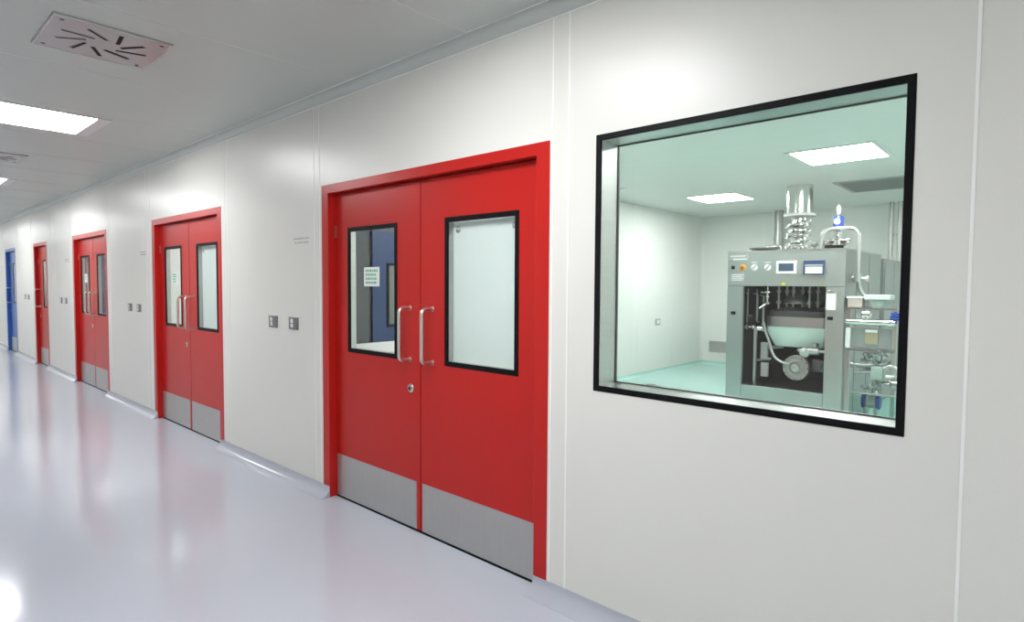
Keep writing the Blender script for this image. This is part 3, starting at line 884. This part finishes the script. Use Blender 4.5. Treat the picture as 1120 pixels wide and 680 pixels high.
# crossbar tap and drop hose
b = MB(); b.tube([at(929, 303, UY), at(947, 305, UY)], .022); b.cyl((xt+.10, UY, at(947, 305, UY).z), .04, -.012, .012, 'x', 16)
b.cyl((xt, UY, pD.z-.04), .045, -.05, .05, 'z', 16); b.cyl((at(929, 303, UY).x, UY, at(929, 303, UY).z), .035, -.02, .02, 'x', 14)
b.build('tap', M['pipe_white'], m)
pts = [at(x, y, UY) for x, y in ((940, 306), (939.5, 313), (942, 320), (949, 326))]
b = MB(); b.tube(rounded(pts, .08, 4), .024); b.build('drop_hose', M['steel'], m)
# seams and small fitting strip on the machine's side
b = MB()
for y in (8.15, 8.8): b.box(X1-.001, X1+.003, y-.005, y+.005, .02, HT-.02)
b.build('side_seam', M['darkmetal'], m, smooth=False)

# exhaust duct hanging from the ceiling over the valve tower
zf = at(874, 236, DY).z
t = thing('exhaust_duct', (p.x, DY, CEIL), 'wide shiny exhaust duct dropping from the ceiling above the machine', 'duct')
pc = at(874.5, 236, DY)
b = MB(); b.cyl((pc.x, DY, 0), .170, zf+.03, CEIL-.001, 'z', 40); b.build('duct_pipe', M['chrome'], t)
b = MB(); b.lathe([(.165, zf-.01), (.205, zf-.01), (.205, zf+.018), (.172, zf+.03)], (pc.x, DY, 0), 'z', 40); b.build('flange', M['white'], t)
# upright pipes against the back wall
for px, r_, lab in ((852, .072, 'thick upright steel pipe behind the machine, left of the exhaust duct'), (975, .034, 'left of the two thin upright pipes on the back wall at the right'), (984.5, .034, 'right of the two thin upright pipes on the back wall at the right')):
    p = at(px, 240, 11.65)
    t = thing('upright_pipe', (p.x, 11.65, 0), lab, 'pipe', 'upright pipes on the back wall')
    b = MB(); b.cyl((p.x, 11.65, 0), r_, 0, CEIL-.001, 'z', 20); b.build('pipe', M['steel'], t)
    for z in (.6, 1.6, 2.5):
        b = MB(); b.cyl((p.x, 11.65, z), r_+.012, -.02, .02, 'z', 20); b.box(p.x-.01, p.x+.01, 11.65+r_, ROOM_B, z-.01, z+.01); b.build('bracket', M['steel'], t)

# pale grey service cabinet standing behind the machine
t = thing('service_cabinet', (-1.95, 10.4, 0), 'pale grey service cabinet behind the right end of the machine', 'cabinet')
b = MB(); b.box(-2.5, -1.78, 9.75, 11.1, 0, 2.03); b.build('body', M['midgrey'], t, smooth=False, bevel=.005)
b = MB(); b.box(-1.78, -1.765, 9.79, 10.4, .1, 1.98, .003); b.build('door', M['midgrey'], t, smooth=False)
b = MB(); b.box(-1.78, -1.765, 10.43, 11.06, .1, 1.98, .003); b.build('door', M['midgrey'], t, smooth=False)

# ------------------------------------------------------------------ piping frame to the right of the machine
SY = 7.66
def q(px, py, y=SY): return at(px, py, y)
t = thing('pipe_stand', (-1.45, SY, 0), 'steel piping stand with rails, trays and valves right of the machine', 'piping stand')
xl, xr = q(926, 350).x, q(977, 350).x
b = MB()
for px in (927.5,):
    a = q(px, 357); b.box(a.x-.02, a.x+.02, SY+.02, SY+.06, 0, a.z+.2)
a = q(978, 357); b.box(a.x-.02, a.x+.02, SY+.02, SY+.06, 0, a.z+.25)
b.build('upright', M['steel'], t, smooth=False)
xl += .035
za, zb_ = q(950, 337.5).z, q(950, 352.5).z
b = MB(); b.box(xl-.03, xr+.02, SY-.02, SY+.25, za-.01, za+.01); b.build('shelf', M['pipe_dark'], t, smooth=False)
b = MB(); b.cyl((0, SY, zb_), .032, xl-.04, xr+.02, 'x', 16); b.cyl((xr-.02, SY, zb_), .045, -.02, .02, 'x', 16); b.build('rail_pipe', M['chrome'], t)
# lower back panel with a narrow gauge strip and beige label
a, c = q(922, 358), q(978, 382)
b = MB(); b.box(a.x+.02, c.x, SY+.03, SY+.05, c.z, a.z); pn = b.build('back_panel', M['midgrey'], t, smooth=False)
a, c = q(925, 358), q(929.5, 380)
b = MB(); b.box(a.x, c.x, SY-.01, SY+.03, c.z, a.z, .004); b.build('sight_strip', M['white'], t, smooth=False)
a, c = q(946, 362), q(959.5, 377)
b = MB(); b.box(a.x, c.x, SY+.015, SY+.03, c.z, a.z, .003); lb = b.build('label_box', M['beige'], t, smooth=False)
b = MB(); b.box(a.x+.004, c.x-.004, SY+.008, SY+.02, a.z-.012, a.z+.018); b.build('label_cap', M['white'], lb, smooth=False)
a = q(941, 382.5)
b = MB(); b.box(xl-.02, xr+.02, SY-.03, SY+.2, a.z-.012, a.z+.008); b.build('lower_shelf', M['pipe_dark'], t, smooth=False)
# tee valve above the rail pipe
a = q(947.5, 344)
b = MB(); b.cyl((a.x, SY, 0), .022, zb_, za+.0, 'z', 14); b.lathe([(.02, -.05), (.045, -.035), (.045, .035), (.02, .05)], (a.x, SY, a.z), 'x', 16); b.lathe([(.03, -.03), (.04, -.02), (.04, .03), (.03, .035)], (a.x, SY, a.z-.015), 'z', 16); b.build('tee_valve', M['chrome'], t)
a = q(980, 347)
b = MB(); b.cyl((a.x, SY, a.z), .035, -.05, .05, 'x', 18); b.cyl((a.x, SY, 0), .014, zb_, a.z+.06, 'z', 10); b.lathe([(.02, -.02), (.05, -.015), (.05, .015), (.02, .02)], (a.x, SY, a.z+.03), 'z', 16); b.build('blue_valve', M['bluep'], t)
# valve cluster and spray of fittings below
a = q(958, 395)
b = MB()
for dx, dz, rr in ((-.09, .03, .035), (0, .05, .05), (.09, .02, .04), (-.04, -.04, .04), (.06, -.05, .035), (.02, .1, .03)):
    b.lathe([(.015, -.045), (rr, -.03), (rr, .03), (.015, .045)], (a.x+dx, SY+.05, a.z+dz), 'y', 14)
b.tube([(a.x-.16, SY+.05, a.z), (a.x+.16, SY+.05, a.z)], .018); b.tube([(a.x, SY+.05, a.z-.1), (a.x, SY+.05, a.z+.14)], .018)
b.torus((a.x+.04, SY+.0, a.z+.02), .06, .010, 'y', 20, 8); b.torus((a.x-.06, SY+.0, a.z+.05), .04, .009, 'y', 20, 8)
b.build('valve_cluster', M['pipe_dark'], t)
a, c = q(932, 398.5), q(953, 399.5)
b = MB(); b.tube([a, c], .016); b.cyl((a.x, a.y, a.z), .034, -.015, .015, 'x', 14); b.cyl((a.x+.06, a.y, a.z), .026, -.015, .015, 'x', 14)
a, c = q(935, 408), q(953, 407); b.tube([a, c], .014); b.build('side_pipe', M['pipe_dark'], t)
pts = [q(x, y) for x, y in ((967, 403), (974, 400), (980, 403), (982, 409), (977, 413), (969, 412))]
b = MB(); b.tube(rounded(pts, .06, 4), .022); b.build('loop_hose', M['pipe_white'], t)
a, c = q(953, 400), q(966, 416)
b = MB(); b.box(a.x, c.x, SY-.04, SY+.12, c.z, a.z, .015); b.build('valve_body', M['valve_grey'], t)
for k, (px, py, ln, ax) in enumerate(((951, 388, .07, 'x'), (964, 386, .06, 'x'), (968, 394, .05, 'z'), (946, 404, .06, 'x'), (958, 420, .05, 'z'), (971, 420, .07, 'x'), (949, 425, .09, 'x'))):
    a = q(px, py)
    b = MB(); b.lathe([(.012, -ln), (.03, -ln*.7), (.018, -ln*.3), (.034, 0), (.018, ln*.3), (.03, ln*.7), (.012, ln)], (a.x, SY+.02+.012*k, a.z), ax, 14)
    b.build('pipe_fitting', M['steel'] if k % 2 else M['pipe_dark'], t)
a = q(979, 421)
b = MB(); b.lathe([(.02, -.05), (.05, -.03), (.05, .03), (.02, .05)], (a.x, SY, a.z), 'x', 16); b.tube([(a.x-.1, SY, a.z), (a.x+.08, SY, a.z)], .016); b.build('end_valve', M['pipe_dark'], t)

# trays and box on the shelf
a, c = q(945, 322), q(974, 328)
t = thing('steel_tray', ((a.x+c.x)/2, SY+.12, za+.01), 'white-fronted shallow tray on the shelf of the piping stand', 'tray')
b = MB(); b.box(a.x, c.x, SY+.0, SY+.24, c.z, a.z, .006); b.build('rim', M['tray'], t, smooth=False)
xa, xc = a.x+.04, c.x-.04
b = MB(); b.prism([(xa+.05, za+.01), (xc-.05, za+.01), (xc, c.z), (xa, c.z)], SY+.02, SY+.22, 'y'); b.build('basin', M['valve_grey'], t, smooth=False)
a, c = q(926, 324), q(943, 336)
t = thing('plastic_crate', ((a.x+c.x)/2, SY+.1, za+.01), 'small pale pink crate on the shelf beside the machine', 'crate')
b = MB(); b.box(a.x+.01, c.x, SY+.0, SY+.18, za+.01, a.z-.02, .006); b.build('body', M['pink'], t, smooth=False)
b = MB(); b.box(a.x, c.x+.01, SY-.01, SY+.19, a.z-.02, a.z, .004); b.build('lid', M['paper'], t, smooth=False)

# pump on the floor with blue end covers
PY = 8.0
p = at(953, 439, PY)
t = thing('pump', (p.x, PY, 0), 'floor pump with a grey body and bright blue end covers, lower right of the window', 'pump')
pr = .078
zc_ = p.z
b = MB(); b.cyl((p.x, PY, zc_), pr*.9, -.055, .055, 'x', 28)
for k in range(5): b.torus((p.x-.04+.02*k, PY, zc_), pr*.9, .006, 'x', 24, 6)
b.build('pump_body', M['steel'], t)
for s in (-1, 1):
    b = MB(); b.lathe([(pr*.8, 0), (pr*1.08, .008), (pr*1.08, .045), (pr*.8, .055), (0, .06)] if s > 0 else [(0, -.06), (pr*.8, -.055), (pr*1.08, -.045), (pr*1.08, -.008), (pr*.8, 0)], (p.x+s*.045, PY, zc_), 'x', 28)
    b.build('end_cover', M['bluep'], t)
zt_ = at(958, 416, PY).z
b = MB(); b.cyl((p.x+.03, PY, 0), .032, zc_+pr*.8, zt_, 'z', 18); b.cyl((p.x+.03, PY, 0), .055, zc_+pr+.01, zc_+pr+.03, 'z', 18); b.cyl((p.x+.03, PY, 0), .045, zc_+pr+.09, zc_+pr+.11, 'z', 18); b.build('riser_pipe', M['chrome'], t)
z0_ = 0
b = MB(); b.box(p.x-.15, p.x+.15, PY-.09, PY+.09, 0, .02, .004)
for s in (-.05, .05): b.box(p.x+s-.015, p.x+s+.015, PY-.06, PY+.06, .018, zc_-pr*.7)
b.build('base_plate', M['steel'], t, smooth=False)
# clear guard panel standing by the pump
a, c = at(928, 428, 7.6), at(984, 429, 7.6)
t = thing('guard_screen', ((a.x+c.x)/2, 7.6, 0), 'low clear guard screen with a steel top rail in front of the pump', 'screen')
b = MB(); b.box(a.x, c.x, 7.596, 7.604, 0.02, a.z-.01); b.build('clear_panel', M['acrylic'], t, smooth=False)
b = MB(); b.box(a.x-.01, c.x+.01, 7.59, 7.61, a.z-.01, a.z+.006); b.build('top_rail', M['steel'], t, smooth=False)
for x in (a.x, c.x): 
    b = MB(); b.box(x-.01, x+.01, 7.59, 7.61, 0, a.z-.01); b.build('post', M['steel'], t, smooth=False)
scene.view_settings.view_transform = 'Standard'
scene.view_settings.look = 'None'
scene.view_settings.exposure = 0.0
scene.view_settings.gamma = 1
scene.view_settings.use_curve_mapping = False
w = bpy.data.worlds.new('world'); scene.world = w
w.use_nodes = True
w.node_tree.nodes['Background'].inputs[0].default_value = (.5, .52, .55, 1)
w.node_tree.nodes['Background'].inputs[1].default_value = .2
